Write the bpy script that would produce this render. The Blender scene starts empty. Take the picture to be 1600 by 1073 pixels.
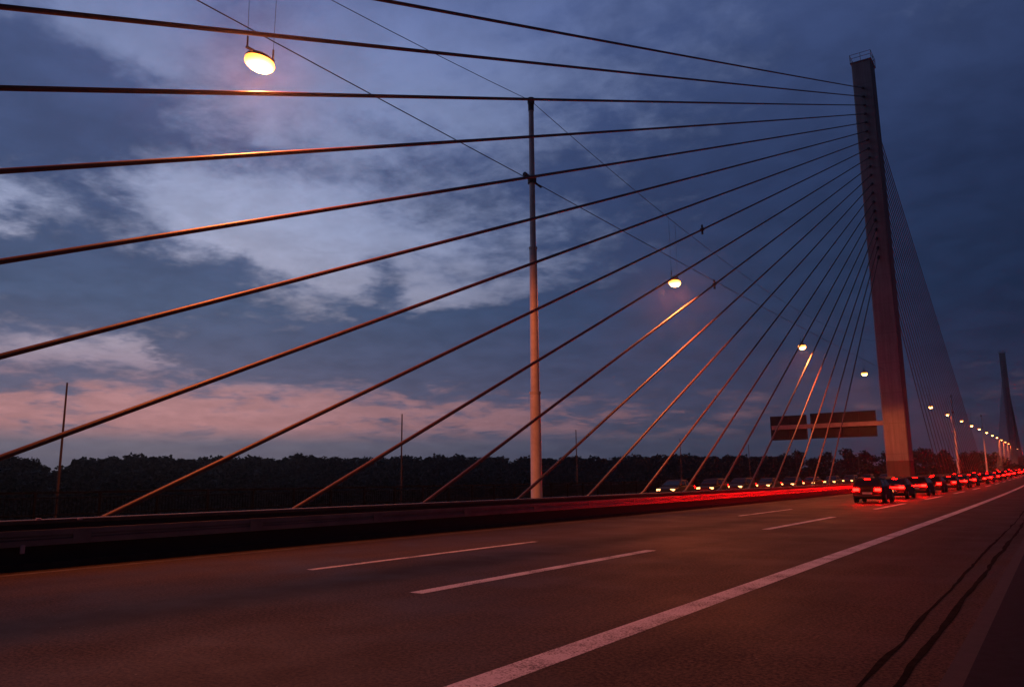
import bpy, bmesh, math, random
from mathutils import Vector, Matrix
rnd = random.Random(7)
sc = bpy.context.scene
COL = sc.collection
rad = math.radians

# ------------------------------------------------------------------ camera
F_PX = 1225.0                       # focal length for a 1600 px wide picture
YAW, PITCH, ROLL = rad(34.482), rad(9.948), rad(-0.549)
EYE = Vector((0, 0, 1.5))
fwd = Vector((-math.sin(YAW)*math.cos(PITCH), math.cos(YAW)*math.cos(PITCH), math.sin(PITCH)))
rgt = Vector((math.cos(YAW), math.sin(YAW), 0)); up = rgt.cross(fwd)
r2 = rgt*math.cos(ROLL) + up*math.sin(ROLL); u2 = up*math.cos(ROLL) - rgt*math.sin(ROLL)

def ray(px, py):
    return r2*(px-800) - u2*(py-536.5) + fwd*F_PX
def on_x(px, py, X):                # survey: where a sight line meets the plane x = X
    d = ray(px, py); return EYE + d*(X/d.x)
def on_y(px, py, Y):
    d = ray(px, py); return EYE + d*(Y/d.y)
def azel(px, py):
    d = ray(px, py).normalized()
    return math.atan2(-d.x, d.y), math.asin(d.z)

cam = bpy.data.cameras.new('camera'); cam_o = bpy.data.objects.new('camera', cam); COL.objects.link(cam_o)
cam.sensor_fit = 'HORIZONTAL'; cam.sensor_width = 36; cam.lens = 36*F_PX/1600
cam.clip_start = .05; cam.clip_end = 9000
m = Matrix((r2, u2, -fwd)).transposed().to_4x4(); m.translation = EYE; cam_o.matrix_world = m
sc.camera = cam_o

# ------------------------------------------------------------------ tags
def tag(o, label=None, cat=None, group=None, kind=None):
    if label: o['label'] = label
    if cat: o['category'] = cat
    if group: o['group'] = group
    if kind: o['kind'] = kind
    return o
def empty(name, loc, rz=0):
    o = bpy.data.objects.new(name, None); o.empty_display_size = .3
    o.location = loc; o.rotation_euler.z = rz; COL.objects.link(o); return o

# ------------------------------------------------------------------ materials
def srgb(*c):
    return tuple(((v/255)/12.92 if v/255 <= .04045 else ((v/255+.055)/1.055)**2.4) for v in c)
class NT:
    """small wrapper for building node trees"""
    def __init__(s, tree): s.t = tree; s.n = tree.nodes; s.l = tree.links
    def node(s, kind, **kw):
        n = s.n.new(kind)
        for k, v in kw.items(): setattr(n, k, v)
        return n
    def put(s, sock, v):
        if hasattr(v, 'is_output') or isinstance(v, bpy.types.NodeSocket): s.l.new(v, sock)
        else:
            if sock.type == 'RGBA' and len(v) == 3: v = (*v, 1)
            sock.default_value = v
    def math(s, op, a, b=0.0, c=0.0, clamp=False):
        n = s.node('ShaderNodeMath', operation=op, use_clamp=clamp)
        s.put(n.inputs[0], a); s.put(n.inputs[1], b); s.put(n.inputs[2], c); return n.outputs[0]
    def vmath(s, op, a, b=(0, 0, 0)):
        n = s.node('ShaderNodeVectorMath', operation=op); s.put(n.inputs[0], a); s.put(n.inputs[1], b)
        return n.outputs[1] if op in ('DOT_PRODUCT', 'LENGTH') else n.outputs[0]
    def smooth(s, v, a, b, lo=0., hi=1.):
        n = s.node('ShaderNodeMapRange', interpolation_type='SMOOTHSTEP')
        for i, x in enumerate((v, a, b, lo, hi)): s.put(n.inputs[i], x)
        return n.outputs[0]
    def mix(s, f, a, b, mode='MIX'):
        n = s.node('ShaderNodeMix', data_type='RGBA', blend_type=mode)
        s.put(n.inputs[0], f); s.put(n.inputs[6], a); s.put(n.inputs[7], b); return n.outputs[2]
    def noise(s, vec, scale, detail=4, rough=.55, dist=0.):
        n = s.node('ShaderNodeTexNoise'); s.put(n.inputs['Vector'], vec)
        n.inputs['Scale'].default_value = scale; n.inputs['Detail'].default_value = detail
        n.inputs['Roughness'].default_value = rough; n.inputs['Distortion'].default_value = dist
        return n.outputs['Fac'], n.outputs['Color']
    def ramp(s, v, stops):
        n = s.node('ShaderNodeValToRGB'); s.put(n.inputs[0], v); e = n.color_ramp.elements
        while len(e) < len(stops): e.new(.5)
        for el, (p, c) in zip(e, stops): el.position = p; el.color = (*c, 1)
        return n.outputs[0]
    def sep(s, v):
        n = s.node('ShaderNodeSeparateXYZ'); s.put(n.inputs[0], v); return n.outputs
    def comb(s, x, y, z):
        n = s.node('ShaderNodeCombineXYZ'); s.put(n.inputs[0], x); s.put(n.inputs[1], y); s.put(n.inputs[2], z); return n.outputs[0]

def new_mat(name):
    m = bpy.data.materials.new(name); m.use_nodes = True
    t = NT(m.node_tree); b = m.node_tree.nodes['Principled BSDF']; return m, t, b
def simple(name, col, rough=.6, metal=0., var=.25, scale=6., bump=0., spec=.5):
    m, t, b = new_mat(name)
    co = t.node('ShaderNodeTexCoord').outputs['Object']
    f, _ = t.noise(co, scale, 5, .6)
    v = t.smooth(f, .3, .7, 1-var, 1+var)
    c = t.mix(1., col, t.comb(v, v, v), 'MULTIPLY')
    t.put(b.inputs['Base Color'], c); b.inputs['Roughness'].default_value = rough; b.inputs['Metallic'].default_value = metal
    b.inputs['Specular IOR Level'].default_value = spec
    if bump:
        bn = t.node('ShaderNodeBump'); bn.inputs['Strength'].default_value = bump; bn.inputs['Distance'].default_value = .02
        f2, _ = t.noise(co, scale*8, 4, .6); t.put(bn.inputs['Height'], f2); t.put(b.inputs['Normal'], bn.outputs[0])
    return m
def glow(name, col, strength, base=(.05, .02, .02)):
    m, t, b = new_mat(name)
    t.put(b.inputs['Base Color'], base); t.put(b.inputs['Emission Color'], col)
    b.inputs['Emission Strength'].default_value = strength; b.inputs['Roughness'].default_value = .2
    return m
M = {}
M['cable'] = simple('cable_sheath', (.10, .056, .045), .52, 0, .15, 3)
M['steel'] = simple('galvanised_steel', (.27, .26, .26), .42, .75, .2, 5)
M['beam'] = simple('reflective_guard_beam', (.29, .28, .28), .40, .95, .15, 1.2)
M['dark_steel'] = simple('dark_fitting_steel', (.05, .05, .05), .5, .5, .2, 20)
M['wire'] = simple('stranded_wire', (.04, .04, .045), .6, .3, .1, 20)
M['mast'] = simple('mast_paint', (.68, .66, .64), .5, 0, .12, 2.5)
M['railing'] = simple('railing_paint', (.005, .006, .006), .8, 0, .2, 3, spec=.08)
M['pole'] = simple('pole_paint', (.04, .035, .035), .5, 0, .15, 3)
M['rubber'] = simple('tyre_rubber', (.02, .02, .02), .85, 0, .15, 20)
M['rim'] = simple('wheel_rim', (.35, .35, .36), .35, .8, .1, 10)
M['glass'] = simple('car_glass', (.01, .012, .014), .06, 0, .1, 3, spec=.6)
M['plate'] = simple('plate_white', (.55, .55, .52), .5, 0, .05, 10)
M['black_plastic'] = simple('black_plastic', (.015, .015, .015), .55, 0, .1, 10)
M['sign_back'] = simple('sign_back_sheet', (.012, .014, .016), .55, .2, .25, 1.2)
M['sign_arm'] = simple('sign_arm_paint', (.30, .25, .23), .55, 0, .15, 2)
M['tail'] = glow('lit_tail_light', (1., .0004, .00025), 340)
M['brake'] = glow('lit_brake_light', (1., .003, .002), 30)
M['head'] = glow('lit_head_light', (1., .42, .12), 7, (.6, .6, .6))
M['lamp_bowl'] = None
M['housing'] = simple('lamp_housing', (.08, .08, .085), .45, .4, .15, 12)
M['reflector'] = simple('reflector_white', (.62, .5, .48), .3, 0, .1, 30)
M['bark'] = simple('bark', (.035, .028, .022), .9, 0, .3, 8, .4)

def m_leaf():
    m, t, b = new_mat('foliage')
    co = t.node('ShaderNodeTexCoord').outputs['Object']; oi = t.node('ShaderNodeObjectInfo').outputs['Random']
    f, _ = t.noise(co, .9, 5, .65)
    c = t.ramp(f, [(.3, (.007, .011, .006)), (.55, (.014, .021, .009)), (.75, (.026, .034, .014))])
    v = t.math('MULTIPLY_ADD', oi, .5, .75)
    t.put(b.inputs['Base Color'], t.mix(1., c, t.comb(v, v, v), 'MULTIPLY')); b.inputs['Roughness'].default_value = .7
    b.inputs['Specular IOR Level'].default_value = .2
    return m
M['leaf'] = m_leaf()

def m_asphalt():
    m, t, b = new_mat('asphalt')
    co = t.node('ShaderNodeTexCoord').outputs['Object']
    x, y, z = t.sep(co)
    st = t.comb(t.math('MULTIPLY', x, 1.0), t.math('MULTIPLY', y, .045), 0.)
    f1, _ = t.noise(st, 1.1, 4, .6)                 # long wheel-track streaks
    f2, _ = t.noise(co, .55, 4, .6)                 # big blotches
    f3, _ = t.noise(co, 26., 5, .8)                # aggregate
    f4, _ = t.noise(co, 9., 4, .7)
    k = t.math('MULTIPLY', t.smooth(f1, .3, .7, .8, 1.2), t.smooth(f2, .3, .7, .84, 1.16))
    k = t.math('MULTIPLY', k, t.smooth(f3, .40, .60, .25, 1.95))
    k = t.math('MULTIPLY', k, t.smooth(f4, .3, .7, .85, 1.15))
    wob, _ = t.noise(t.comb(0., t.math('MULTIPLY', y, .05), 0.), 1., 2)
    def band(c, w, amt, k):                          # darker strip along the middle of a lane
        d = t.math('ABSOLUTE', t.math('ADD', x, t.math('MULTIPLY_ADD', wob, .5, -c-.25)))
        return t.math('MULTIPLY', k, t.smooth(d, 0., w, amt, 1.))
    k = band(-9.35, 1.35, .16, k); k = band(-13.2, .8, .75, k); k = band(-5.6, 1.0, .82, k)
    vo = t.node('ShaderNodeTexVoronoi'); t.put(vo.inputs['Vector'], co); vo.inputs['Scale'].default_value = 7.
    peb = t.math('MULTIPLY', t.smooth(vo.outputs['Distance'], .05, .09, 1., 0.), t.smooth(t.sep(vo.outputs['Color'])[0], .90, .93))
    c = t.mix(1., (.041, .029, .0185), t.comb(k, k, k), 'MULTIPLY')
    c = t.mix(t.math('MULTIPLY', peb, .5), c, (.3, .28, .25))
    t.put(b.inputs['Base Color'], c)
    t.put(b.inputs['Roughness'], t.smooth(f2, .3, .7, .62, .8)); b.inputs['Specular IOR Level'].default_value = .10
    bn = t.node('ShaderNodeBump'); bn.inputs['Strength'].default_value = .45; bn.inputs['Distance'].default_value = .006
    t.put(bn.inputs['Height'], f3); t.put(b.inputs['Normal'], bn.outputs[0])
    return m
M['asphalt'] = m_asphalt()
def m_marking():
    m, t, b = new_mat('marking_paint')
    co = t.node('ShaderNodeTexCoord').outputs['Object']
    f, _ = t.noise(co, 38., 4, .75); g, _ = t.noise(co, 1.3, 4, .6)
    w = t.math('MULTIPLY', t.smooth(t.math('ADD', f, t.math('MULTIPLY', g, .55)), .64, .80), 1.)
    f5, _ = t.noise(co, 5., 4, .6)
    pc = t.mix(f5, (.56, .56, .57), (.74, .74, .74))
    t.put(b.inputs['Base Color'], t.mix(w, (.12, .11, .105), pc)); b.inputs['Roughness'].default_value = .75
    return m
M['marking'] = m_marking()
M['worn'] = simple('worn_line_paint', (.075, .076, .078), .8, 0, .4, 3)
M['tar'] = simple('tar_seal', (.012, .0095, .008), .9, 0, .6, 9, spec=.02)
M['sidewalk'] = simple('sidewalk_bitumen', (.006, .0085, .016), .85, 0, .3, 8, .3, spec=.15)
M['kerb'] = simple('kerb_concrete', (.016, .014, .014), .8, 0, .3, 7, .3)
M['median'] = simple('median_surface', (.035, .033, .03), .85, 0, .3, 3)
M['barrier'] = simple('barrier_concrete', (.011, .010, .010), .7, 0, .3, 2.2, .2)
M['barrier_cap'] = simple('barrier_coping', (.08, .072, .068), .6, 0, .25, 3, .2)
M['deck'] = simple('deck_concrete', (.2, .19, .18), .8, 0, .2, .7)
M['terrain'] = simple('meadow', (.03, .037, .018), .95, 0, .35, .05, spec=.1)

def m_concrete(name, base, top_dirt):
    m, t, b = new_mat(name)
    co = t.node('ShaderNodeTexCoord').outputs['Object']; x, y, z = t.sep(co)
    st = t.comb(t.math('MULTIPLY', x, 2.2), t.math('MULTIPLY', y, 2.2), t.math('MULTIPLY', z, .12))
    f, _ = t.noise(st, 1., 5, .65); g, _ = t.noise(co, .35, 4, .6)
    k = t.math('MULTIPLY', t.smooth(f, .3, .7, 1-top_dirt, 1+top_dirt*.6), t.smooth(g, .3, .7, .88, 1.12))
    lift = t.math('FRACT', t.math('DIVIDE', z, 4.1)); jt = t.smooth(t.math('ABSOLUTE', t.math('SUBTRACT', lift, .5)), .49, .497, 1., .72)
    k = t.math('MULTIPLY', k, jt)
    t.put(b.inputs['Base Color'], t.mix(1., base, t.comb(k, k, k), 'MULTIPLY')); b.inputs['Roughness'].default_value = .8
    return m
M['pylon'] = m_concrete('pylon_concrete', (.29, .285, .275), .22)
M['plinth'] = m_concrete('plinth_paint', (.13, .095, .085), .15)

def m_bowl():
    m, t, b = new_mat('lit_lamp_bowl')
    co = t.node('ShaderNodeTexCoord').outputs['Object']; x, y, z = t.sep(co)
    d = t.vmath('LENGTH', t.vmath('MULTIPLY', t.vmath('ADD', co, (0., 0., .24)), (1.1, .85, 1.)))       # hot core fading to orange: the lamp's halo painted into its glow
    t.put(b.inputs['Emission Color'], t.ramp(t.math('DIVIDE', d, .5), [(0., (1., .62, .27)), (.45, (1., .50, .16)), (.72, (1., .33, .06)), (1., (1., .22, .025))]))
    t.put(b.inputs['Emission Strength'], t.smooth(d, .14, .47, 44., 3.))
    t.put(b.inputs['Base Color'], (.6, .5, .4)); b.inputs['Roughness'].default_value = .3
    return m
M['lamp_bowl'] = m_bowl()

# ------------------------------------------------------------------ mesh builder
class MB:
    def __init__(s): s.v = []; s.f = []; s.sm = []
    def add(s, vs, fs, smooth=False):
        o = len(s.v); s.v += [tuple(v) for v in vs]
        s.f += [tuple(i+o for i in f) for f in fs]; s.sm += [smooth]*len(fs)
    def box(s, a, b):
        (x0, y0, z0), (x1, y1, z1) = a, b
        s.add([(x0,y0,z0),(x1,y0,z0),(x1,y1,z0),(x0,y1,z0),(x0,y0,z1),(x1,y0,z1),(x1,y1,z1),(x0,y1,z1)],
              [(0,3,2,1),(4,5,6,7),(0,1,5,4),(1,2,6,5),(2,3,7,6),(3,0,4,7)])
    def hexa(s, bot, top):
        s.add(list(bot)+list(top), [(0,3,2,1),(4,5,6,7),(0,1,5,4),(1,2,6,5),(2,3,7,6),(3,0,4,7)])
    def tube(s, pts, r, n=10, caps=True, smooth=True):
        pts = [Vector(p) for p in pts]; rs = r if isinstance(r, (list, tuple)) else [r]*len(pts)
        vs = []
        for i, p in enumerate(pts):
            d = (pts[min(i+1, len(pts)-1)] - pts[max(i-1, 0)]).normalized()
            a = Vector((1, 0, 0)) if abs(d.x) < .9 else Vector((0, 0, 1))
            e1 = d.cross(a).normalized(); e2 = d.cross(e1)
            for k in range(n):
                w = 2*math.pi*k/n; vs.append(p + (e1*math.cos(w)+e2*math.sin(w))*rs[i])
        fs = [(i*n+k, i*n+(k+1)%n, (i+1)*n+(k+1)%n, (i+1)*n+k) for i in range(len(pts)-1) for k in range(n)]
        s.add(vs, fs, smooth)
        if caps:
            L = (len(pts)-1)*n; s.add(vs[:n], [tuple(range(n))[::-1]]); s.add(vs[L:], [tuple(range(n))])
    def loft(s, rings, caps=True, smooth=False):
        n = len(rings[0]); vs = [p for r in rings for p in r]
        fs = [(i*n+k, i*n+(k+1)%n, (i+1)*n+(k+1)%n, (i+1)*n+k) for i in range(len(rings)-1) for k in range(n)]
        if caps: fs += [tuple(range(n))[::-1], tuple((len(rings)-1)*n+k for k in range(n))]
        s.add(vs, fs, smooth)
    def build(s, name, mat, parent=None, bevel=0):
        me = bpy.data.meshes.new(name); me.from_pydata(s.v, [], s.f)
        me.polygons.foreach_set('use_smooth', s.sm); me.materials.append(mat)
        bm = bmesh.new(); bm.from_mesh(me); bmesh.ops.recalc_face_normals(bm, faces=bm.faces); bm.to_mesh(me); bm.free()
        o = bpy.data.objects.new(name, me); COL.objects.link(o)
        if parent: o.parent = parent
        if bevel:
            b = o.modifiers.new('bevel', 'BEVEL'); b.width = bevel; b.segments = 2; b.limit_method = 'ANGLE'; b.angle_limit = rad(35)
        return o
def copy_tree(o, parent=None):
    c = o.copy(); COL.objects.link(c)
    if parent: c.parent = parent
    for ch in list(o.children): copy_tree(ch, c)
    return c

# ------------------------------------------------------------------ deck profile
def zd(y):
    if y < 20: return 0.
    if y < 160: return .011*(y-20)**2/280
    if y < 260: return .77 + .011*(y-160)
    t = min(y, 520)-260
    return 1.87 + .011*t - .011*t*t/520
YS = [-90, -40] + list(range(-10, 40, 5)) + list(range(40, 540, 10)) + list(range(540, 961, 60))
def strip(name, x0, x1, dz, mat, y0=-90, y1=960, th=0., wob=0., seed=0):
    """a sheet (or slab, th>0) that follows the deck from y0 to y1"""
    b = MB(); ys = sorted({y0, y1} | {y for y in YS if y0 < y < y1})
    if wob:
        n = int((y1-y0)/.35); ys = [y0+(y1-y0)*i/n for i in range(n+1)]
    r = random.Random(seed); w = 0.; w2 = 0.; top = []
    for y in ys:
        if wob: w = w*.93 + r.uniform(-1, 1)*wob*.3; w2 = w2*.7 + r.uniform(-1, 1)*wob*.35
        top.append(((x0+w+min(w2, (x1-x0)*.4), y, zd(y)+dz), (x1+w, y, zd(y)+dz)))
    n = len(ys); vs = [p for q in top for p in q]
    fs = [(2*i, 2*i+1, 2*i+3, 2*i+2) for i in range(n-1)]
    if th:
        o = len(vs); vs += [(x, y, z-th) for x, y, z in vs]
        fs += [(o+2*i, o+2*i+2, o+2*i+3, o+2*i+1) for i in range(n-1)]
        fs += [(2*i, 2*i+2, o+2*i+2, o+2*i) for i in range(n-1)] + [(2*i+1, o+2*i+1, o+2*i+3, 2*i+3) for i in range(n-1)]
        fs += [(0, o, o+1, 1), (2*n-2, 2*n-1, o+2*n-1, o+2*n-2)]
    b.add(vs, fs); return b.build(name, mat)
def structure(o): return tag(o, kind='structure')

structure(strip('bridge_deck', -34.4, 3.4, -.02, M['deck'], th=1.9))
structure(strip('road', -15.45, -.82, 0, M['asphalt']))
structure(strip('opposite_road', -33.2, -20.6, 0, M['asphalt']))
structure(strip('median_strip', -20.6, -15.45, .12, M['median'], th=.13))
structure(strip('sidewalk', -.68, 3.3, .13, M['sidewalk'], th=.14))
structure(strip('kerb', -.82, -.681, .126, M['kerb'], th=.14))
structure(strip('far_kerb', -34.3, -33.2, .15, M['median'], th=.16))
# painted lines: edge line, dashed lane lines, left edge line
structure(strip('edge_marking', -3.93, -3.62, .004, M['marking']))
structure(strip('left_edge_marking', -14.98, -14.80, .004, M['worn']))
dash1 = [(8.45, 16.1), (24.2, 32.9), (41.4, 50.2)]
while dash1[-1][0] < 300: dash1.append((dash1[-1][0]+17.3, dash1[-1][1]+17.3))
dash1 = [(-8.9, -.4)] + dash1
dash2 = [(9.7, 17.0), (32.4, 40.2), (57., 65.), (82., 90.), (107., 115.), (132., 140.)]
for y0, y1 in dash1: structure(strip('lane_marking', -7.57, -7.33, .004, M['marking'], y0, y1))
for y0, y1 in dash2: structure(strip('lane_marking', -11.11, -10.94, .004, M['marking'], y0, y1))
structure(strip('tar_seam', -1.425, -1.385, .003, M['tar'], -6, 60, wob=.045, seed=3))
structure(strip('tar_seam', -1.16, -1.095, .003, M['tar'], -6, 60, wob=.05, seed=9))
# terrain: one sheet out to the horizon, well under the deck
b = MB(); R, nn = 4200, 48
gv = [(0, 0, -11.)] + [(R*math.cos(2*math.pi*i/nn), R*math.sin(2*math.pi*i/nn)+200, -11.) for i in range(nn)]
b.add(gv, [(0, 1+i, 1+(i+1) % nn) for i in range(nn)]); structure(b.build('terrain', M['terrain']))

# ------------------------------------------------------------------ median barrier and far railing
def along(prof, y0, y1, step=10., closed=True):
    n = max(1, int((y1-y0)/step)); b = MB()
    b.loft([[(x, y0+(y1-y0)*i/n, z+zd(y0+(y1-y0)*i/n)) for x, z in prof] for i in range(n+1)]); return b
bar = empty('median_barrier', (-15.8, 0, 0))
tag(bar, 'long low dark barrier with steel guard beam along the left side of the near carriageway', 'barrier')
def rel(o, p): o.parent = p; o.matrix_parent_inverse = p.matrix_basis.inverted() if False else Matrix.Translation(-p.location); return o
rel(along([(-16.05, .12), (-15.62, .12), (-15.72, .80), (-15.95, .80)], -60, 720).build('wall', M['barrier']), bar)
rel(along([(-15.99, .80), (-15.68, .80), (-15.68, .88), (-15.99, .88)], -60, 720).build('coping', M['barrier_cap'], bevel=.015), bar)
W = [(-15.60, .42), (-15.50, .42), (-15.50, .52), (-15.53, .545), (-15.53, .575), (-15.50, .60), (-15.50, .70), (-15.60, .70)]
rel(along(W, -60, 720).build('guard_beam', M['beam']), bar)  # flat metal faces shaped to reflect the tail lights as red streaks
bp = MB(); bp.box((-.13, -.05, -.16), (.05, .05, .14)); first = None
for i in range(48):
    y = -2+i*4.
    o = bp.build('beam_bracket', M['dark_steel']) if first is None else first.copy()
    if first is None: first = o
    else: COL.objects.link(o)
    o.location = (-15.60, y, .55+zd(y)); rel(o, bar)
sp = MB(); sp.box((-.008, -.17, -.13), (.006, .17, .13))
for zz in (-.085, .085):
    for yy in (-.11, -.04, .04, .11): sp.box((.004, yy-.013, zz-.013), (.016, yy+.013, zz+.013))
first = None
for i in range(30):
    y = 4+i*4.
    o = sp.build('splice_plate', M['beam']) if first is None else first.copy()
    if first is None: first = o
    else: COL.objects.link(o)
    o.location = (-15.497, y, .56+zd(y)); rel(o, bar)
for (px, py) in [(60, 811), (125, 810), (35, 858)]:
    p = on_x(px, py, -15.49)
    b = MB(); b.box((-.02, -.045, -.022), (.02, .045, .022)) if py < 850 else b.box((-.02, -.04, -.075), (.02, .04, .075))
    o = b.build('reflector', M['reflector'], bevel=.01); o.location = p; rel(o, bar)

rail = empty('parapet_railing', (-33.7, 0, 0))
tag(rail, 'dark picket railing with horizontal rails along the far edge of the bridge', 'railing')
for nm, z, h in (('top_rail', 1.18, .07), ('middle_rail', .98, .04), ('bottom_rail', .30, .05)):
    rel(along([(-33.74, z), (-33.66, z), (-33.66, z+h), (-33.74, z+h)], -10, 560).build(nm, M['railing']), rail)
b = MB()
y = -10.
while y < 240:
    z = zd(y); b.box((-33.715, y-.012, z+.35), (-33.685, y+.012, z+.98)); y += .16
rel(b.build('picket_infill', M['railing']), rail)
bp = MB(); bp.box((-.045, -.045, .13), (.045, .045, 1.18)); first = None
for i in range(90):
    y = -8+i*2.6
    o = bp.build('post', M['railing']) if first is None else first.copy()
    if first is None: first = o
    else: COL.objects.link(o)
    o.location = (-33.7, y, zd(y)); rel(o, rail)

# ------------------------------------------------------------------ pylons
XP = -17.6                       # plane of the stays
Y1, Y2 = 118.0, 462.0
def pylon(yc, label):
    zb = zd(yc)+.12; H = 61.4 + (0 if yc < 200 else 1.)
    root = empty('bridge_pylon', (XP, yc, zb)); tag(root, label, 'pylon', 'concrete bridge pylons in the median')
    b = MB(); zt = H-zb
    def ring(z, hx, hy, c=.12):
        return [(-hx+c, -hy, z), (hx-c, -hy, z), (hx, -hy+c, z), (hx, hy-c, z), (hx-c, hy, z), (-hx+c, hy, z), (-hx, hy-c, z), (-hx, -hy+c, z)]
    b.loft([ring(3.2, 1.42, 1.85), ring(22, 1.40, 1.82), ring(42, 1.36, 1.75), ring(zt, 1.32, 1.62)])
    b.build('shaft', M['pylon'], root)
    b = MB(); b.loft([ring(0, 1.45, 1.88), ring(3.2, 1.45, 1.88)]); b.build('painted_base', M['plinth'], root)
    b = MB(); b.box((-1.45, -1.8, zt), (1.45, 1.8, zt+.14)); b.build('top_slab', M['pylon'], root, bevel=.03)
    b = MB(); hx, hy = 1.42, 1.75
    c4 = [(-hx, -hy), (hx, -hy), (hx, hy), (-hx, hy)]
    for z in (.62, 1.18):
        for i in range(4):
            (ax, ay), (bx, by) = c4[i], c4[(i+1) % 4]; b.tube([(ax, ay, zt+.14+z), (bx, by, zt+.14+z)], .035, 6)
    for (ax, ay) in c4+[(0, -hy), (0, hy), (-hx, 0), (hx, 0)]: b.tube([(ax, ay, zt+.1), (ax, ay, zt+1.32)], .04, 6)
    b.build('top_railing', M['steel'], root)
    return root
p1 = pylon(Y1, 'tall slender concrete pylon nearest the camera with railing on top and stay cables')
p2 = pylon(Y2, 'small far concrete pylon at the right edge beyond the row of lamps')

ORD = ['first', 'second', 'third', 'fourth', 'fifth', 'sixth', 'seventh', 'eighth', 'ninth', 'tenth', 'eleventh', 'twelfth', 'thirteenth',
       'fourteenth', 'fifteenth', 'sixteenth', 'seventeenth', 'eighteenth', 'nineteenth', 'twentieth', 'twenty-first', 'twenty-second']
NC = 20                          # stays per side
YA = [-26.8, -21.9, -16.95, -12.1, -7.05, -2.0, 3.1, 8.3, 13.65, 19.15, 24.8, 30.45, 36.1, 41.75, 47.4, 53.1, 58.8, 64.6, 70.3, 76.1]   # deck anchors of the near fan
def ztop(i): return 57.2 - 1.33*i
def stay(yc, side, i, label, group, n=10, seg=22, col=True):
    ya = yc + side*(118.-YA[i]); yp = yc + side*1.66
    za = zd(ya)+.25; zt = ztop(i) + (0 if yc < 200 else 1.)
    A = Vector((XP, ya, za)); B = Vector((XP, yp, zt)); L = (B-A).length
    root = empty('stay_cable', A); tag(root, label, 'cable', group)
    sag = L*L*.000004
    pts = [A.lerp(B, t/seg)-A - Vector((0, 0, 4*sag*(t/seg)*(1-t/seg))) for t in range(seg+1)]
    d = (B-A).normalized()
    b = MB(); b.tube(pts, .064, n); b.build('sheath', M['cable'], root)
    b = MB(); b.tube([d*-.3, d*1.1, d*1.25], [.12, .12, .075], n); b.build('anchor_socket', M['dark_steel'], root)
    b = MB(); b.tube([B-A-d*.75, B-A-d*.7, B-A+d*.25], [.085, .17, .17], n); b.build('pylon_collar', M['dark_steel'], root)
    return root, A, B
fan1 = []
for i in range(NC):
    fan1.append(stay(Y1, -1, i, f'dark stay cable, {ORD[i]} from the top of the big near fan, reaching towards the camera', 'near stay cables of the front pylon', 12, 26))
for i in range(NC):
    stay(Y1, 1, i, f'stay cable, {ORD[i]} from the top of the narrow fan behind the big pylon', 'rear stay cables of the front pylon', 8, 14)
for i in range(NC):
    stay(Y2, -1, i, f'distant stay cable, {ORD[i]} from the top of the small far fan facing the camera', 'near stay cables of the far pylon', 6, 8)
for i in range(NC):
    stay(Y2, 1, i, 'distant stay cable running down from the back of the small far pylon', 'rear stay cables of the far pylon', 6, 8)
# vibration clamps on two stays
for (px, py, k) in ((1097, 357, 7), (1117, 447, 9), (987, 232, 4)):
    root, A, B = fan1[k]; p = on_x(px, py, XP); t = (p-A).dot(B-A)/(B-A).length_squared
    L = (B-A).length; q = A.lerp(B, t) - Vector((0, 0, 4*L*L*.000004*t*(1-t))); d = (B-A).normalized()
    if px == 987: continue
    b = MB(); b.tube([q-A-d*.16, q-A+d*.16], .12, 10); b.box(tuple(q-A-Vector((.05, .05, .32))), tuple(q-A+Vector((.05, .05, .32))))
    b.build('damper_clamp', M['dark_steel'], root)

# ------------------------------------------------------------------ masts, suspension wires, hanging lamps
XL = -18.25
def mast(y, ztopv, label):
    zb = zd(y)+.12; h = ztopv-zb
    root = empty('lighting_mast', (XL, y, zb)); tag(root, label, 'mast', 'tall steel masts carrying the lamp wires')
    def sec(name, z0, z1, ra, rb, collar=True):
        b = MB(); pts = [(0, 0, z0), (0, 0, z1)]; b.tube(pts, [ra, rb], 20)
        if collar: b.tube([(0, 0, z1-.10), (0, 0, z1)], [rb+.012, rb+.03], 20)
        b.build(name, M['mast'], root)
    sec('lower_section', 0, h*.275, .245, .225); sec('middle_section', h*.275, h*.62, .195, .165); sec('upper_section', h*.62, h-.3, .135, .115, False)
    b = MB(); b.tube([(0, 0, h-.62), (0, 0, h-.3), (0, 0, h-.22), (0, 0, h)], [.135, .14, .165, .16], 16); b.build('cap', M['dark_steel'], root)
    b = MB(); b.box((-.35, -.35, 0), (.35, .35, .04)); b.build('base_plate', M['dark_steel'], root)
    b = MB(); b.tube([(.0, -.62, h-3.86), (.0, -.2, h-3.93)], .10, 10); b.tube([(0, .2, h-4.0), (0, .75, h-4.06)], .05, 10)
    b.tube([(0, 0, h-4.12), (0, 0, h-3.82)], .2, 14); b.build('wire_bracket', M['dark_steel'], root)
    return root
YM = [28.3, 200., 284.]
ZM = [18.85, 19.6, 20.4]
mast(YM[0], ZM[0], 'tall pale stepped lighting mast standing alone left of centre behind the near cables')
mast(YM[1], ZM[1], 'thin distant lighting mast standing among the rear cables of the big pylon')
mast(YM[2], ZM[2], 'thinnest and farthest lighting mast between the two pylons')
def wire(name, p, q, sag, r, label, group):
    p, q = Vector(p), Vector(q); b = MB(); n = 28
    b.tube([p.lerp(q, t/n)-p-Vector((0, 0, 4*sag*(t/n)*(1-t/n))) for t in range(n+1)], r, 6)
    o = b.build(name, M['wire']); o.location = p; tag(o, label, 'wire', group); return o
spans = [(-60., YM[0], 18.6, ZM[0]), (YM[0], Y1-1.75, ZM[0], 20.0), (Y1+1.75, YM[1], 20.0, ZM[1]), (YM[1], YM[2], ZM[1], ZM[2]), (YM[2], Y2-1.75, ZM[2], 20.5)]
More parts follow.
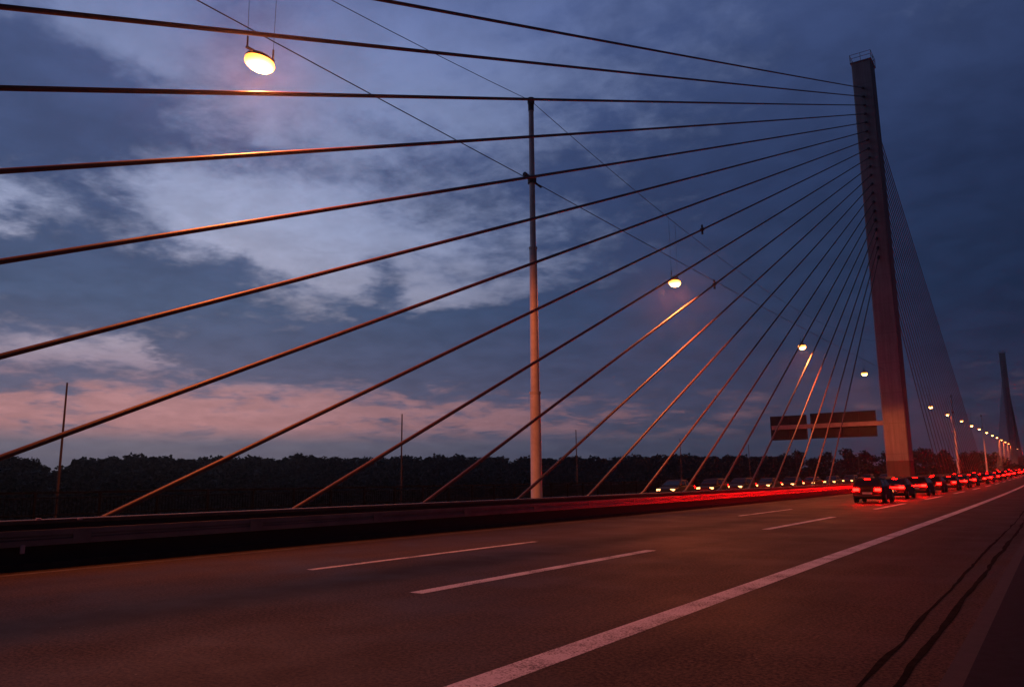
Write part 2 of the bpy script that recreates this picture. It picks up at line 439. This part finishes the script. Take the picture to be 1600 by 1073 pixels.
where = ['between the tall mast and the space above the camera', 'between the tall mast and the big pylon', 'from the big pylon back to the next thin mast',
         'between the two thin distant masts', 'from the farthest thin mast to the small far pylon']
SAG = [3.0, 2.6, 3., 3., 5.]
def wz(y, low):                                   # height of the upper / lower wire
    for (a, b_, za, zb), s in zip(spans, SAG):
        if a <= y <= b_:
            t = (y-a)/(b_-a)
            return (za-4.0+(zb-za)*t-.9*t*(1-t)*(1 if a < 100 else 0)) if low else (za+(zb-za)*t-4*s*t*(1-t))
    return 14 if low else 17
for (a, b_, za, zb), w, s in zip(spans, where, SAG):
    wire('suspension_wire', (XL, a, za-.12), (XL, b_, zb-.12), s, .014, 'thin upper sagging wire '+w, 'upper wires carrying the lamps')
    wire('feeder_wire', (XL, a, za-4.0), (XL, b_, zb-4.0), .22 if a < 100 else .0, .02, 'thin lower straight wire '+w, 'lower wires beside the lamps')

LY = [13.5+29.55*i for i in range(-2, 18)]
LY = [13.5-58, 13.5-29, 13.5, 44.3, 73.6, 102.1, 131.5, 162.4, 188.8, 218.5, 245.7, 270.6, 300., 327.5, 352.5, 380.8, 409., 436., 480., 530.]
def lamp_meshes():
    root = empty('hanging_street_lamp', (0, 0, 0))
    b = MB(); n = 20
    def ell(z, a, c): return [(a*math.cos(2*math.pi*k/n), c*math.sin(2*math.pi*k/n), z) for k in range(n)]
    b.loft([ell(.20, .10, .16), ell(.18, .18, .28), ell(.12, .26, .40), ell(.04, .312, .472), ell(.0, .312, .472)], smooth=True); b.build('housing', M['housing'], root)
    b = MB(); b.loft([ell(0., .31, .47), ell(-.10, .335, .49), ell(-.20, .30, .44), ell(-.29, .20, .32), ell(-.335, .08, .13)], smooth=True)
    b.build('lit_bowl', M['lamp_bowl'], root)
    b = MB(); b.box((-.03, -.5, .17), (.03, .5, .23)); b.tube([(0, -.46, .2), (0, -.46, .55)], .03, 6); b.tube([(0, .46, .2), (0, .46, .55)], .03, 6)
    b.build('mounting_bar', M['dark_steel'], root)
    return root
proto = lamp_meshes()
names = {2: 'largest hanging lamp glowing at the upper left in front of the bright cloud', 3: 'second largest hanging lamp glowing between the cables right of the tall mast',
         4: 'third hanging lamp glowing among the steep cables above the sign back', 5: 'fourth hanging lamp glowing just left of the big pylon'}
far_ix = 0
ZL = {2: 13.74, 3: 13.38, 4: 13.36, 5: 13.9}
for i, y in enumerate(LY):
    root = proto if i == 0 else copy_tree(proto)
    top = min(wz(y, True)-.12, 99)
    z = ZL.get(i, zd(y)+13.35)
    root.location = (XL, y, z+.12)
    lab = names.get(i)
    if lab is None:
        if y > 140: lab = f'{ORD[far_ix]} glowing lamp of the receding row to the right of the big pylon'; far_ix += 1
        elif y > 120: lab = 'hanging lamp hidden behind the shaft of the big pylon'
        else: lab = 'hanging lamp over the road behind the camera'
    tag(root, lab, 'street lamp', 'glowing lamps hung along the median')
    zw = wz(y, False)-z-.12
    b = MB(); b.tube([(0, -.46, .5), (0, -.5, max(zw, 1.))], .007, 5); b.tube([(0, .46, .5), (0, .5, max(zw, 1.))], .007, 5); b.build('hanger_wire', M['wire'], root)
    ld = bpy.data.lights.new('lamp_light', 'SPOT'); ld.energy = 3700; ld.color = (1., .18, .038)
    ld.spot_size = rad(166); ld.spot_blend = .25; ld.shadow_soft_size = .22
    lo = bpy.data.objects.new('lamp_light', ld); COL.objects.link(lo); lo.parent = root; lo.location = (0, 0, -.40)

# ------------------------------------------------------------------ sign gantry (seen from behind)
gant = empty('road_sign_gantry', (XP, Y1-.6, 0)); tag(gant, 'dark backs of two large road sign panels on a horizontal arm from the big pylon', 'road sign')
YG = Y1-.9
def gp(px, py): p = on_y(px, py, YG); return p
a0, a1 = gp(1391, 660), gp(1206, 664)
b = MB(); zc = a0.z; b.box((a1.x, YG-.22, zc-.30), (XP-1.44, YG+.18, zc+.30)); rel(b.build('arm', M['sign_arm'], bevel=.02), gant)
for (x0, x1, yt, yb) in ((1203, 1260, 649, 687), (1266, 1369, 643, 683)):
    q0, q1 = gp(x0, 668), gp(x1, 664); zt, zbm = gp((x0+x1)/2, yt).z, gp((x0+x1)/2, yb).z
    b = MB(); b.box((q0.x, YG+.34, zbm), (q1.x, YG+.40, zt)); o = rel(b.build('panel', M['sign_back']), gant)
    r_ = MB()
    for z in (zbm+.25, (zbm+zt)/2+.75, zt-.25): r_.box((q0.x+.05, YG+.26, z-.05), (q1.x-.05, YG+.34, z+.05))
    n = max(2, round((q1.x-q0.x)/2.2))
    for k in range(n+1):
        x = q0.x+.15+(q1.x-q0.x-.3)*k/n; r_.box((x-.06, YG+.18, zbm+.1), (x+.06, YG+.259, zt-.1))
    rr = r_.build('stiffener_frame', M['sign_back']); rr.parent = o

# ------------------------------------------------------------------ thin poles along the far edge
XQ = -34.0
pb = MB(); pb.tube([(0, 0, 0), (0, 0, 5.6)], [.062, .036], 8); pc = MB(); pc.box((-.12, -.12, 0), (.12, .12, .03))
firstp = None
plab = ['slim pole rising above the far railing at the left edge of the view', 'slim pole standing above the treeline left of the tall mast', 'slim pole standing above the treeline just right of the tall mast',
        'slim pole crossing the cables well to the right of the tall mast', 'slim pole among the cables before the left sign panel', 'slim pole under the left sign panel', 'slim pole under the gap between the sign panels', 'slim pole under the right sign panel']
for k, (px, py, ph) in enumerate([(96, 700, 5.75), (627.5, 700, 5.6), (900.5, 700, 5.6), (1063, 700, 5.6), (1170, 705, 5.6), (1243, 705, 5.6), (1299, 705, 5.6), (1340, 705, 5.6)]):
    p = on_x(px, py, XQ); zb = zd(p.y)+.15
    if firstp is None:
        r_ = firstp = empty('slim_pole', (0, 0, 0)); pb.build('shaft', M['pole'], r_); pc.build('base_plate', M['dark_steel'], r_)
    else: r_ = copy_tree(firstp)
    r_.location = (XQ, p.y, zb); tag(r_, plab[k], 'pole', 'slim poles along the far edge')

# ------------------------------------------------------------------ cars
paints = {}
def paint(name, col):
    if name not in paints:
        m = simple('paint_'+name.replace(' ', '_'), col, .55, .0, .06, 2, spec=.22); paints[name] = m
    return paints[name]
def make_car(kind, pname, pcol, hw=.87):
    root = empty({'sedan': 'sedan_car', 'hatchback': 'hatchback_car', 'estate': 'estate_car'}[kind], (0, 0, 0))
    pm = paint(pname, pcol)
    L = {'sedan': 4.5, 'hatchback': 4.0, 'estate': 4.6}[kind]; h = L/2
    st = [(-h, .42, .78, .80), (-h+.06, .30, .90, .92), (-h+.45, .22, .96, 1.), (-h+1.1, .20, .97, 1.), (0, .20, .95, 1.), (h-1.35, .20, .92, 1.), (h-.6, .22, .82, .98), (h-.12, .28, .70, .90), (h, .38, .60, .80)]
    rings = []
    for y, zb, zt, w in st:
        w *= hw; zm = zb+(zt-zb)*.45
        rings.append([(-w*.9, y, zb), (w*.9, y, zb), (w*.99, y, zb+.10), (w, y, zm), (w*.97, y, zt-.10), (w*.88, y, zt-.01), (w*.5, y, zt+.015), (-w*.5, y, zt+.015), (-w*.88, y, zt-.01), (-w*.97, y, zt-.10), (-w, y, zm), (-w*.99, y, zb+.10)])
    b = MB(); b.loft(rings)
    rb, rt, ft, fb = {'sedan': (-h+.85, -h+1.45, .25, 1.15), 'hatchback': (-h+.10, -h+.50, .25, 1.1), 'estate': (-h+.10, -h+.42, .3, 1.2)}[kind]
    H = {'sedan': 1.42, 'hatchback': 1.46, 'estate': 1.47}[kind]; wb, wt = hw*.93, hw*.70; zb = .93
    ym = (rt+ft)/2
    b.loft([[(-wb, rb, zb), (wb, rb, zb), (wb, ym, zb), (wb, fb, zb), (-wb, fb, zb), (-wb, ym, zb)],
            [(-wt*1.06, rt-.06, H-.08), (wt*1.06, rt-.06, H-.08), (wt*1.07, ym, H-.06), (wt*1.06, ft+.10, H-.08), (-wt*1.06, ft+.10, H-.08), (-wt*1.07, ym, H-.06)],
            [(-wt*.9, rt+.08, H), (wt*.9, rt+.08, H), (wt*.9, ym, H+.025), (wt*.9, ft-.05, H-.005), (-wt*.9, ft-.05, H-.005), (-wt*.9, ym, H+.025)]])
    b.build('body', pm, root, bevel=.03)
    def lerp3(p, q, t): return tuple(p[i]+(q[i]-p[i])*t for i in range(3))
    def pane(name, c, off):
        (p0, p1, p2, p3) = c; m_ = MB()
        def uv(u, v): return Vector(lerp3(lerp3(p0, p1, u), lerp3(p3, p2, u), v))
        q = [uv(.07, .10), uv(.93, .10), uv(.93, .90), uv(.07, .90)]; o_ = Vector(off)
        m_.hexa([p-o_*.3 for p in q], [p+o_ for p in q]); return m_.build(name, M['glass'], root)
    for s in (-1, 1):
        lo_, hi_ = s*wb, s*wt*1.065; z1 = H-.075
        pane('side_window', ((lo_, rb+.18, zb), (lo_, ym-.04, zb), (hi_, ym-.04, z1), (hi_, rt+.02, z1)), (s*.012, 0, 0))
        pane('side_window', ((lo_, ym+.04, zb), (lo_, fb-.15, zb), (hi_, ft+.02, z1), (hi_, ym+.04, z1)), (s*.012, 0, 0))
    pane('rear_window', ((-wb, rb, zb), (wb, rb, zb), (wt*1.06, rt-.06, H-.08), (-wt*1.06, rt-.06, H-.08)), (0, -.014, .006))
    pane('windscreen', ((-wb, fb, zb), (wb, fb, zb), (wt*1.06, ft+.10, H-.08), (-wt*1.06, ft+.10, H-.08)), (0, .012, .012))
    for s in (-1, 1):
        b = MB(); x0, x1 = sorted((s*hw*.48, s*hw*.87)); b.hexa([(x0, -h-.035, .70), (x1, -h-.03, .70), (x1, -h+.06, .70), (x0, -h+.06, .70)], [(x0, -h-.02, .86), (x1, -h-.015, .86), (x1, -h+.06, .86), (x0, -h+.06, .86)])
        b.build('tail_light', M['tail'], root)
        b = MB(); x0, x1 = sorted((s*hw*.50, s*hw*.87)); b.hexa([(x0, h-.20, .56), (x1, h-.30, .56), (x1, h-.01, .56), (x0, h+.02, .56)], [(x0, h-.25, .69), (x1, h-.35, .69), (x1, h-.07, .69), (x0, h-.05, .69)])
        b.build('head_light', M['head'], root)
        b = MB(); x0, x1 = sorted((s*hw*.97, s*hw*1.2)); b.box((x0, fb-.38, .93), (x1, fb-.2, 1.06)); b.build('wing_mirror', pm, root, bevel=.03)
        for yy in (-h+.82, h-.86):
            w = empty('wheel', (s*(hw-.10), yy, .31)); w.parent = root
            n = 18
            def rg(x, r): return [(x, r*math.cos(2*math.pi*k/n), r*math.sin(2*math.pi*k/n)) for k in range(n)]
            b = MB(); b.loft([rg(-.09, .26), rg(-.105, .29), rg(-.08, .31), rg(.08, .31), rg(.105, .29), rg(.09, .26)], smooth=True); b.build('tyre', M['rubber'], w)
            b = MB(); b.loft([rg(-.095*s, .21), rg(.098*s, .21), rg(.102*s, .10), rg(.112*s, .06)]); b.build('rim', M['rim'], w)
    if pname not in ('black', 'dark red'):
      b = MB(); b.box((-hw*.52, -h-.032, .745), (hw*.52, -h+.02, .80)); b.build('added_tail_bar', M['tail'], root)  # glowing bar added so the tail lights run together as a red line
    b = MB(); b.box((-.16, rt-.13, H-.10), (.16, rt-.09, H-.07)); b.build('brake_light', M['brake'], root)
    b = MB(); b.box((-.26, -h-.03, .52), (.26, -h+.02, .63)); b.build('number_plate', M['plate'], root)
    b = MB(); b.box((-hw*.86, -h-.045, .32), (hw*.86, -h+.1, .47)); b.build('bumper', M['black_plastic'], root, bevel=.03)
    b = MB(); b.box((-hw*.5, h-.06, .36), (hw*.5, h+.012, .52)); b.build('grille', M['black_plastic'], root)
    return root
kinds = [('hatchback', 'black', (.012, .012, .013)), ('sedan', 'dark grey', (.03, .03, .033)), ('estate', 'dark blue', (.010, .014, .035)), ('sedan', 'dark red', (.06, .008, .008)), ('hatchback', 'silver', (.10, .10, .105))]
protos = [None]*5
def car(k, x, y, heading, label, group):
    if protos[k] is None: protos[k] = o = make_car(*kinds[k])
    else: o = copy_tree(protos[k])
    slope = (zd(y+1)-zd(y-1))/2
    o.location = (x, y, zd(y)+.005); o.rotation_euler = (math.atan(slope)*(1 if heading == 0 else -1), 0, heading)
    return tag(o, label, 'car', group)
QY = [52, 61, 70.5, 81, 92, 104, 117, 131, 146, 162, 180, 200, 222, 246, 272, 305, 340, 380, 425]
QK = [0, 1, 2, 0, 3, 1, 2, 0, 1, 3, 0, 2, 1, 0, 4, 1, 2, 0, 1]
for n, (y, k) in enumerate(zip(QY, QK)):
    car(k, -9.3+rnd.uniform(-.15, .15), y, 0, f'{kinds[k][1]} {kinds[k][0]} with lit red tail lights, {ORD[n]} car of the middle lane queue', 'cars queueing away in the middle lane')
for n, (y, k) in enumerate(zip([84, 112, 140, 170, 205, 245, 300], [1, 0, 2, 1, 3, 0, 1])):
    car(k, -13.1+rnd.uniform(-.15, .15), y, 0, f'{kinds[k][1]} {kinds[k][0]} with lit red tail lights, {ORD[n]} car in the left lane', 'cars driving away in the left lane')
for n, (y, k) in enumerate(zip([62, 70, 78.5, 87, 96, 106, 117, 129, 142, 158], [1, 0, 2, 1, 0, 3, 1, 2, 0, 1])):
    car(k, -26.2+rnd.uniform(-.15, .15), y, math.pi, f'oncoming {kinds[k][1]} {kinds[k][0]} with lit amber headlights, {ORD[n]} car beyond the barrier', 'oncoming cars beyond the median')

# ------------------------------------------------------------------ trees
def tree_proto(seed, h, w, shape):
    r = random.Random(seed); root = empty('tree', (0, 0, 0))
    b = MB(); b.tube([(0, 0, 0), (r.uniform(-.2, .2), r.uniform(-.2, .2), h*.3), (r.uniform(-.4, .4), r.uniform(-.4, .4), h*.62)], [h*.024, h*.018, h*.007], 8)
    blobs = []
    nb = 26
    for k in range(nb):
        t = r.random(); z = h*(.22+.72*t); prof = {'round': math.sin(math.pi*min(1, .12+.86*t))**.6, 'tall': (.65+.35*math.sin(math.pi*t)), 'spread': .5+.6*math.sin(math.pi*(.15+.75*t))}[shape]
        a = r.uniform(0, 2*math.pi); q = w*prof*math.sqrt(r.random())*.78
        blobs.append(Vector((q*math.cos(a), q*math.sin(a), z)))
    for c in blobs[:12]:
        s0 = Vector((0, 0, c.z*.62)); b.tube([s0, s0.lerp(c, .5)+Vector((0, 0, .3)), c], [h*.008, h*.005, h*.002], 5, caps=False)
    b.build('trunk', M['bark'], root)
    c_ = MB(); vs, fs = [], []
    for c in blobs:
        br = w*r.uniform(.22, .36)
        for _ in range(95):
            d = Vector((r.gauss(0, 1), r.gauss(0, 1), r.gauss(0, 1))).normalized()*br*r.uniform(.45, 1.08); d.z *= .8
            p = c+d; s_ = r.uniform(.16, .34)*h/15
            e1 = Vector((r.gauss(0, 1), r.gauss(0, 1), r.gauss(0, 1))).normalized(); e2 = e1.cross(Vector((r.gauss(0, 1), r.gauss(0, 1), r.gauss(0, 1)))).normalized()
            o = len(vs); vs += [p-e1*s_-e2*s_*.6, p+e1*s_*.8-e2*s_*.7, p+e1*s_+e2*s_*.6, p-e1*s_*.7+e2*s_*.7]; fs.append((o, o+1, o+2, o+3))
    c_.add(vs, fs); c_.build('crown', M['leaf'], root)
    return root
shapes = ['round', 'tall', 'spread', 'round', 'tall']
TP = [tree_proto(11+i, 15., 15*{'round': .30, 'tall': .22, 'spread': .38}[s], s) for i, s in enumerate(shapes)]
used = set()
def tree(px, ytop, dist, label, group=None, k=None, wide=1.):
    """a tree dist metres away in the direction px whose top stands as high as surveyed"""
    d = ray(px, ytop); f = dist/math.hypot(d.x, d.y); p = EYE+d*f
    H = p.z+11.
    k = rnd.randrange(5) if k is None else k
    o = TP[k] if k not in used else copy_tree(TP[k]); used.add(k)
    o.location = (p.x, p.y, -11.); o.rotation_euler.z = rnd.uniform(0, 6.28); s_ = H/14.6
    o.scale = (s_*wide, s_*wide, s_)
    return tag(o, label, 'tree', group)
top = [(-40, 718), (0, 717), (40, 718), (66, 722), (86, 737), (97, 737), (106, 720), (124, 716), (137, 716), (143, 726), (152, 716), (200, 712), (250, 714), (300, 715), (350, 716), (400, 715), (430, 719), (450, 714), (480, 711), (520, 714), (550, 716), (600, 714), (700, 713), (800, 716), (900, 713), (960, 716), (1010, 711), (1100, 712), (1180, 712), (1225, 712)]
def ytop_at(x):
    for (a, ya), (b_, yb) in zip(top, top[1:]):
        if a <= x <= b_: return ya+(yb-ya)*(x-a)/(b_-a)
    return 714
x = -45.
while x < 1230:
    dist = 175 + .11*max(x, 0) + rnd.uniform(-12, 12)
    if not 58 < x < 126: tree(x, ytop_at(x)+rnd.uniform(.5, 3.), dist, 'dark leafy tree in the long even treeline beyond the far railing', 'dark trees of the long treeline', wide=1.15)
    x += rnd.uniform(5, 8)
tree(57, 721, 172, 'tree at the left side of the small gap in the treeline', 'dark trees of the long treeline', k=0, wide=.62)
tree(121, 718, 172, 'tree at the right side of the small gap in the treeline', 'dark trees of the long treeline', k=1, wide=.72)
x = -45.
while x < 1390:                                     # undergrowth rank in front of the row
    tree(x, 737+rnd.uniform(-3, 5)-(0 if x < 1230 else 2), 150+.1*max(x, 0), 'low dark bush at the foot of the long treeline', 'low bushes under the treeline', k=rnd.choice([0, 2, 3]), wide=1.5)
    x += rnd.uniform(15, 24)
for px, py, lab in [(1243, 708, 'small round tree seen alone through the gap below the sign panels'), (1232, 710, 'small dark tree at the right end of the long treeline'), (1262, 722, 'low tree in the dip of the treeline below the sign panels'), (1276, 718, 'low tree rising from the dip towards the round trees left of the pylon'),
        (1292, 712, 'leftmost round tree of the clump left of the pylon base'), (1308, 706, 'second round tree of the clump left of the pylon base'), (1325, 704, 'broad round tree in the middle of the clump left of the pylon base'), (1345, 706, 'round tree right of the middle in the clump left of the pylon base'),
        (1362, 710, 'lower tree at the right of the clump left of the pylon base'), (1384, 706, 'tree touching the left edge of the pylon base')]:
    tree(px, py, 300+rnd.uniform(-15, 15), lab, 'trees left of the pylon base', k=rnd.choice([0, 2, 3]), wide=.95)
for px, py, lab in [(1408, 705, 'tree hidden behind the pylon base'), (1424, 706, 'tree touching the right edge of the pylon base'), (1438, 703, 'first round tree right of the pylon base'), (1452, 701, 'tallest round tree right of the pylon base'), (1467, 703, 'round tree under the rear cables right of the pylon base'), (1481, 706, 'sloping tree under the rear cables'),
        (1491, 711, 'low tree just left of the thin distant mast'), (1508, 709, 'tree just right of the thin distant mast'), (1518, 706, 'round tree between the two thin masts'), (1529, 706, 'round tree just left of the farthest thin mast'), (1541, 707, 'tree behind the farthest thin mast'), (1552, 707, 'tree left of the far pylon base')]:
    tree(px, py, 395+rnd.uniform(-18, 18), lab, 'trees between the two pylons', k=rnd.choice([0, 2, 3]), wide=.8)
x = 1390.
while x < 1640:
    tree(x, 727+rnd.uniform(-4, 4), 360, 'low dark bush at the foot of the trees between the two pylons', 'low bushes between the pylons', k=rnd.choice([0, 2, 3]), wide=1.25); x += rnd.uniform(10, 16)
for px, py, lab in [(1592, 716, 'dark tree right of the far pylon at the edge of the view'), (1604, 712, 'dark tree at the very right edge of the view')]:
    tree(px, py, 640, lab, 'trees beyond the far pylon', k=0, wide=.8)

# ------------------------------------------------------------------ sky
world = bpy.data.worlds.new('World'); sc.world = world; world.use_nodes = True
t = NT(world.node_tree); bg = world.node_tree.nodes['Background']
D = t.vmath('NORMALIZE', t.node('ShaderNodeTexCoord').outputs['Generated'])
dx, dy, dz = t.sep(D)
zc_ = t.math('MAXIMUM', dz, 0.)
den = t.math('ADD', zc_, .16)
plane = t.comb(t.math('DIVIDE', dx, den), t.math('DIVIDE', dy, den), 0.)     # cloud layer seen from below
az0 = t.math('ARCTAN2', t.math('MULTIPLY', dx, -1.), dy); el0 = t.math('ARCSINE', dz)
wA, wAc = t.noise(plane, 2.3, 5, .6); w3 = t.sep(wAc)
wB, wBc = t.noise(plane, 6.5, 5, .62); w4 = t.sep(wBc)
az = t.math('ADD', az0, t.math('ADD', t.math('MULTIPLY_ADD', w3[0], .16, -.08), t.math('MULTIPLY_ADD', w4[0], .09, -.045)))
hw_ = t.smooth(el0, rad(3), rad(15), .12, 1.)
el = t.math('ADD', el0, t.math('MULTIPLY', hw_, t.math('ADD', t.math('MULTIPLY_ADD', w3[1], .09, -.045), t.math('MULTIPLY_ADD', w4[1], .055, -.0275))))
def blob(px, py, rx, ry, amp):
    a, e = azel(px, py); a2, _ = azel(px+rx, py); _, e2 = azel(px, py-ry); sx = abs(a2-a); sy = abs(e2-e)
    u = t.math('DIVIDE', t.math('SUBTRACT', az, a), sx); v = t.math('DIVIDE', t.math('SUBTRACT', el, e), sy)
    q = t.math('ADD', t.math('MULTIPLY', u, u), t.math('MULTIPLY', v, v))
    return t.math('MULTIPLY', t.math('EXPONENT', t.math('MULTIPLY', q, -.7)), amp)
def total(lst):
    s_ = None
    for b_ in lst: s_ = blob(*b_) if s_ is None else t.math('ADD', s_, blob(*b_))
    return s_
clouds = total([(100, 205, 185, 120, .64), (30, 60, 80, 70, .25), (130, 435, 230, 58, .74), (480, 560, 330, 42, .42), (760, 525, 230, 55, .42), (930, 560, 250, 75, .25), (610, 432, 34, 50, .34), (330, 395, 60, 22, .22),
                (420, 250, 130, 40, .15), (60, 600, 110, 22, .35), (700, 240, 170, 60, .10), (1250, 380, 330, 300, .45), (1500, 300, 250, 420, .4),
                (310, 310, 170, 75, -.34), (480, 370, 150, 45, -.15), (170, 60, 90, 60, -.30), (20, 325, 60, 26, -.35), (110, 545, 95, 22, -.45), (215, 545, 24, 24, -.35), (520, 400, 160, 60, -.26), (730, 470, 90, 22, -.30), (600, 120, 260, 100, -.24), (260, 480, 120, 18, -.05), (700, 330, 90, 60, .14), (850, 250, 200, 120, .10), (330, 650, 400, 30, -.36)])
n1, _ = t.noise(plane, 2.2, 9, .6, .2); n2, _ = t.noise(plane, 6.2, 8, .62, .2); n3, _ = t.noise(plane, 15., 6, .6, .3)
dens = t.math('ADD', t.math('ADD', t.math('MULTIPLY_ADD', n1, .95, -.20), t.math('ADD', t.math('MULTIPLY_ADD', n2, .80, -.17), t.math('MULTIPLY_ADD', n3, .42, -.21))), clouds)
low = t.smooth(el0, rad(4), rad(11), 1., 0.)
dens = t.math('ADD', dens, t.math('MULTIPLY', low, t.math('MULTIPLY_ADD', t.noise(t.vmath('MULTIPLY', plane, (1., 1., 1.)), 3.6, 7, .6, .4)[0], 1.9, -.95)))
mask = t.smooth(dens, .28, .86)
e60 = t.math('DIVIDE', el0, rad(60), clamp=True)
elw = t.math('DIVIDE', t.math('ADD', el0, t.math('MULTIPLY', hw_, t.math('MULTIPLY_ADD', w3[2], .05, -.025))), rad(60), clamp=True)
def R_(stops): return [(a/60, srgb(*c)) for a, c in stops]
clear = t.ramp(elw, R_([(0, (84, 88, 104)), (2.7, (98, 97, 114)), (3.9, (164, 118, 122)), (6.2, (162, 120, 126)), (7.6, (142, 128, 148)), (12, (148, 148, 170)), (18, (143, 153, 187)), (25, (129, 142, 181)), (33, (106, 121, 168)), (60, (34, 42, 78))]))
dark = t.ramp(elw, R_([(0, (80, 83, 100)), (3.4, (88, 88, 108)), (5.5, (88, 88, 112)), (7.5, (78, 83, 110)), (12, (64, 80, 112)), (20, (58, 73, 110)), (34, (73, 88, 132)), (60, (28, 36, 68))]))
skyc = t.mix(mask, clear, dark)
fine = t.smooth(n2, .3, .7, .88, 1.12)
g_ = rad(75)
tt = t.vmath('DOT_PRODUCT', t.vmath('NORMALIZE', t.comb(dx, dy, 0.)), (-math.sin(g_), math.cos(g_), 0))
dk = t.ramp(t.math('MULTIPLY_ADD', tt, .5, .5), [(0., (.07, .08, .11)), (.50, (.09, .12, .17)), (.62, (.20, .26, .36)), (.68, (.26, .34, .45)), (.77, (.44, .52, .62)), (.87, (.76, .81, .88)), (.93, (1.04, 1.04, 1.03)), (.97, (1.30, 1.25, 1.17))])
# the upper part of the dark side is a little lighter than its horizon
hi = t.smooth(el0, rad(8), rad(34)); hi = t.math('MULTIPLY', t.math('MULTIPLY', hi, .95), t.smooth(tt, .05, .3))
dk2 = t.mix(hi, dk, t.mix(.68, dk, (.88, .92, .95)))
skyc = t.mix(1., t.mix(1., skyc, dk2, 'MULTIPLY'), t.comb(fine, fine, fine), 'MULTIPLY')
below = t.smooth(dz, -.03, 0.)
t.put(bg.inputs['Color'], t.mix(below, (.01, .012, .012), skyc)); bg.inputs['Strength'].default_value = 1.
world.cycles.sampling_method = 'AUTOMATIC'

# the last of the day: a very weak, very soft lamp added for the pink horizon's glow
sd = bpy.data.lights.new('added_sun', 'SUN'); sd.energy = .02; sd.angle = rad(20); sd.color = (1., .72, .6)
so = bpy.data.objects.new('added_sun', sd); COL.objects.link(so)
sdir = Vector((math.sin(rad(60))*math.cos(rad(4)), -math.cos(rad(60))*math.cos(rad(4)), -math.sin(rad(4))))
so.rotation_euler = sdir.to_track_quat('-Z', 'Y').to_euler()

# ------------------------------------------------------------------ render settings
sc.view_settings.view_transform = 'Standard'; sc.view_settings.look = 'None'
sc.view_settings.exposure = 0; sc.view_settings.gamma = 1
sc.cycles.sample_clamp_indirect = 3.0
sc.cycles.use_light_tree = True
sc.cycles.max_bounces = 6

# ------------------------------------------------------------------ thin mist added to give the lamps a halo
b = MB(); b.box((-1500, -200, -12.), (900, 1300, 70.)); hz = b.build('lamp_halo_haze', M['deck']); tag(hz, kind='stuff')
hm = bpy.data.materials.new('lamp_halo_mist'); hm.use_nodes = True; ht = hm.node_tree
for n in list(ht.nodes): ht.nodes.remove(n)
ho = ht.nodes.new('ShaderNodeOutputMaterial'); hv = ht.nodes.new('ShaderNodeVolumePrincipled')
hv.inputs['Color'].default_value = (.85, .85, .9, 1); hv.inputs['Density'].default_value = .0003; hv.inputs['Anisotropy'].default_value = .88
ht.links.new(hv.outputs[0], ho.inputs['Volume'])
hz.data.materials.clear(); hz.data.materials.append(hm)
sc.cycles.volume_bounces = 0
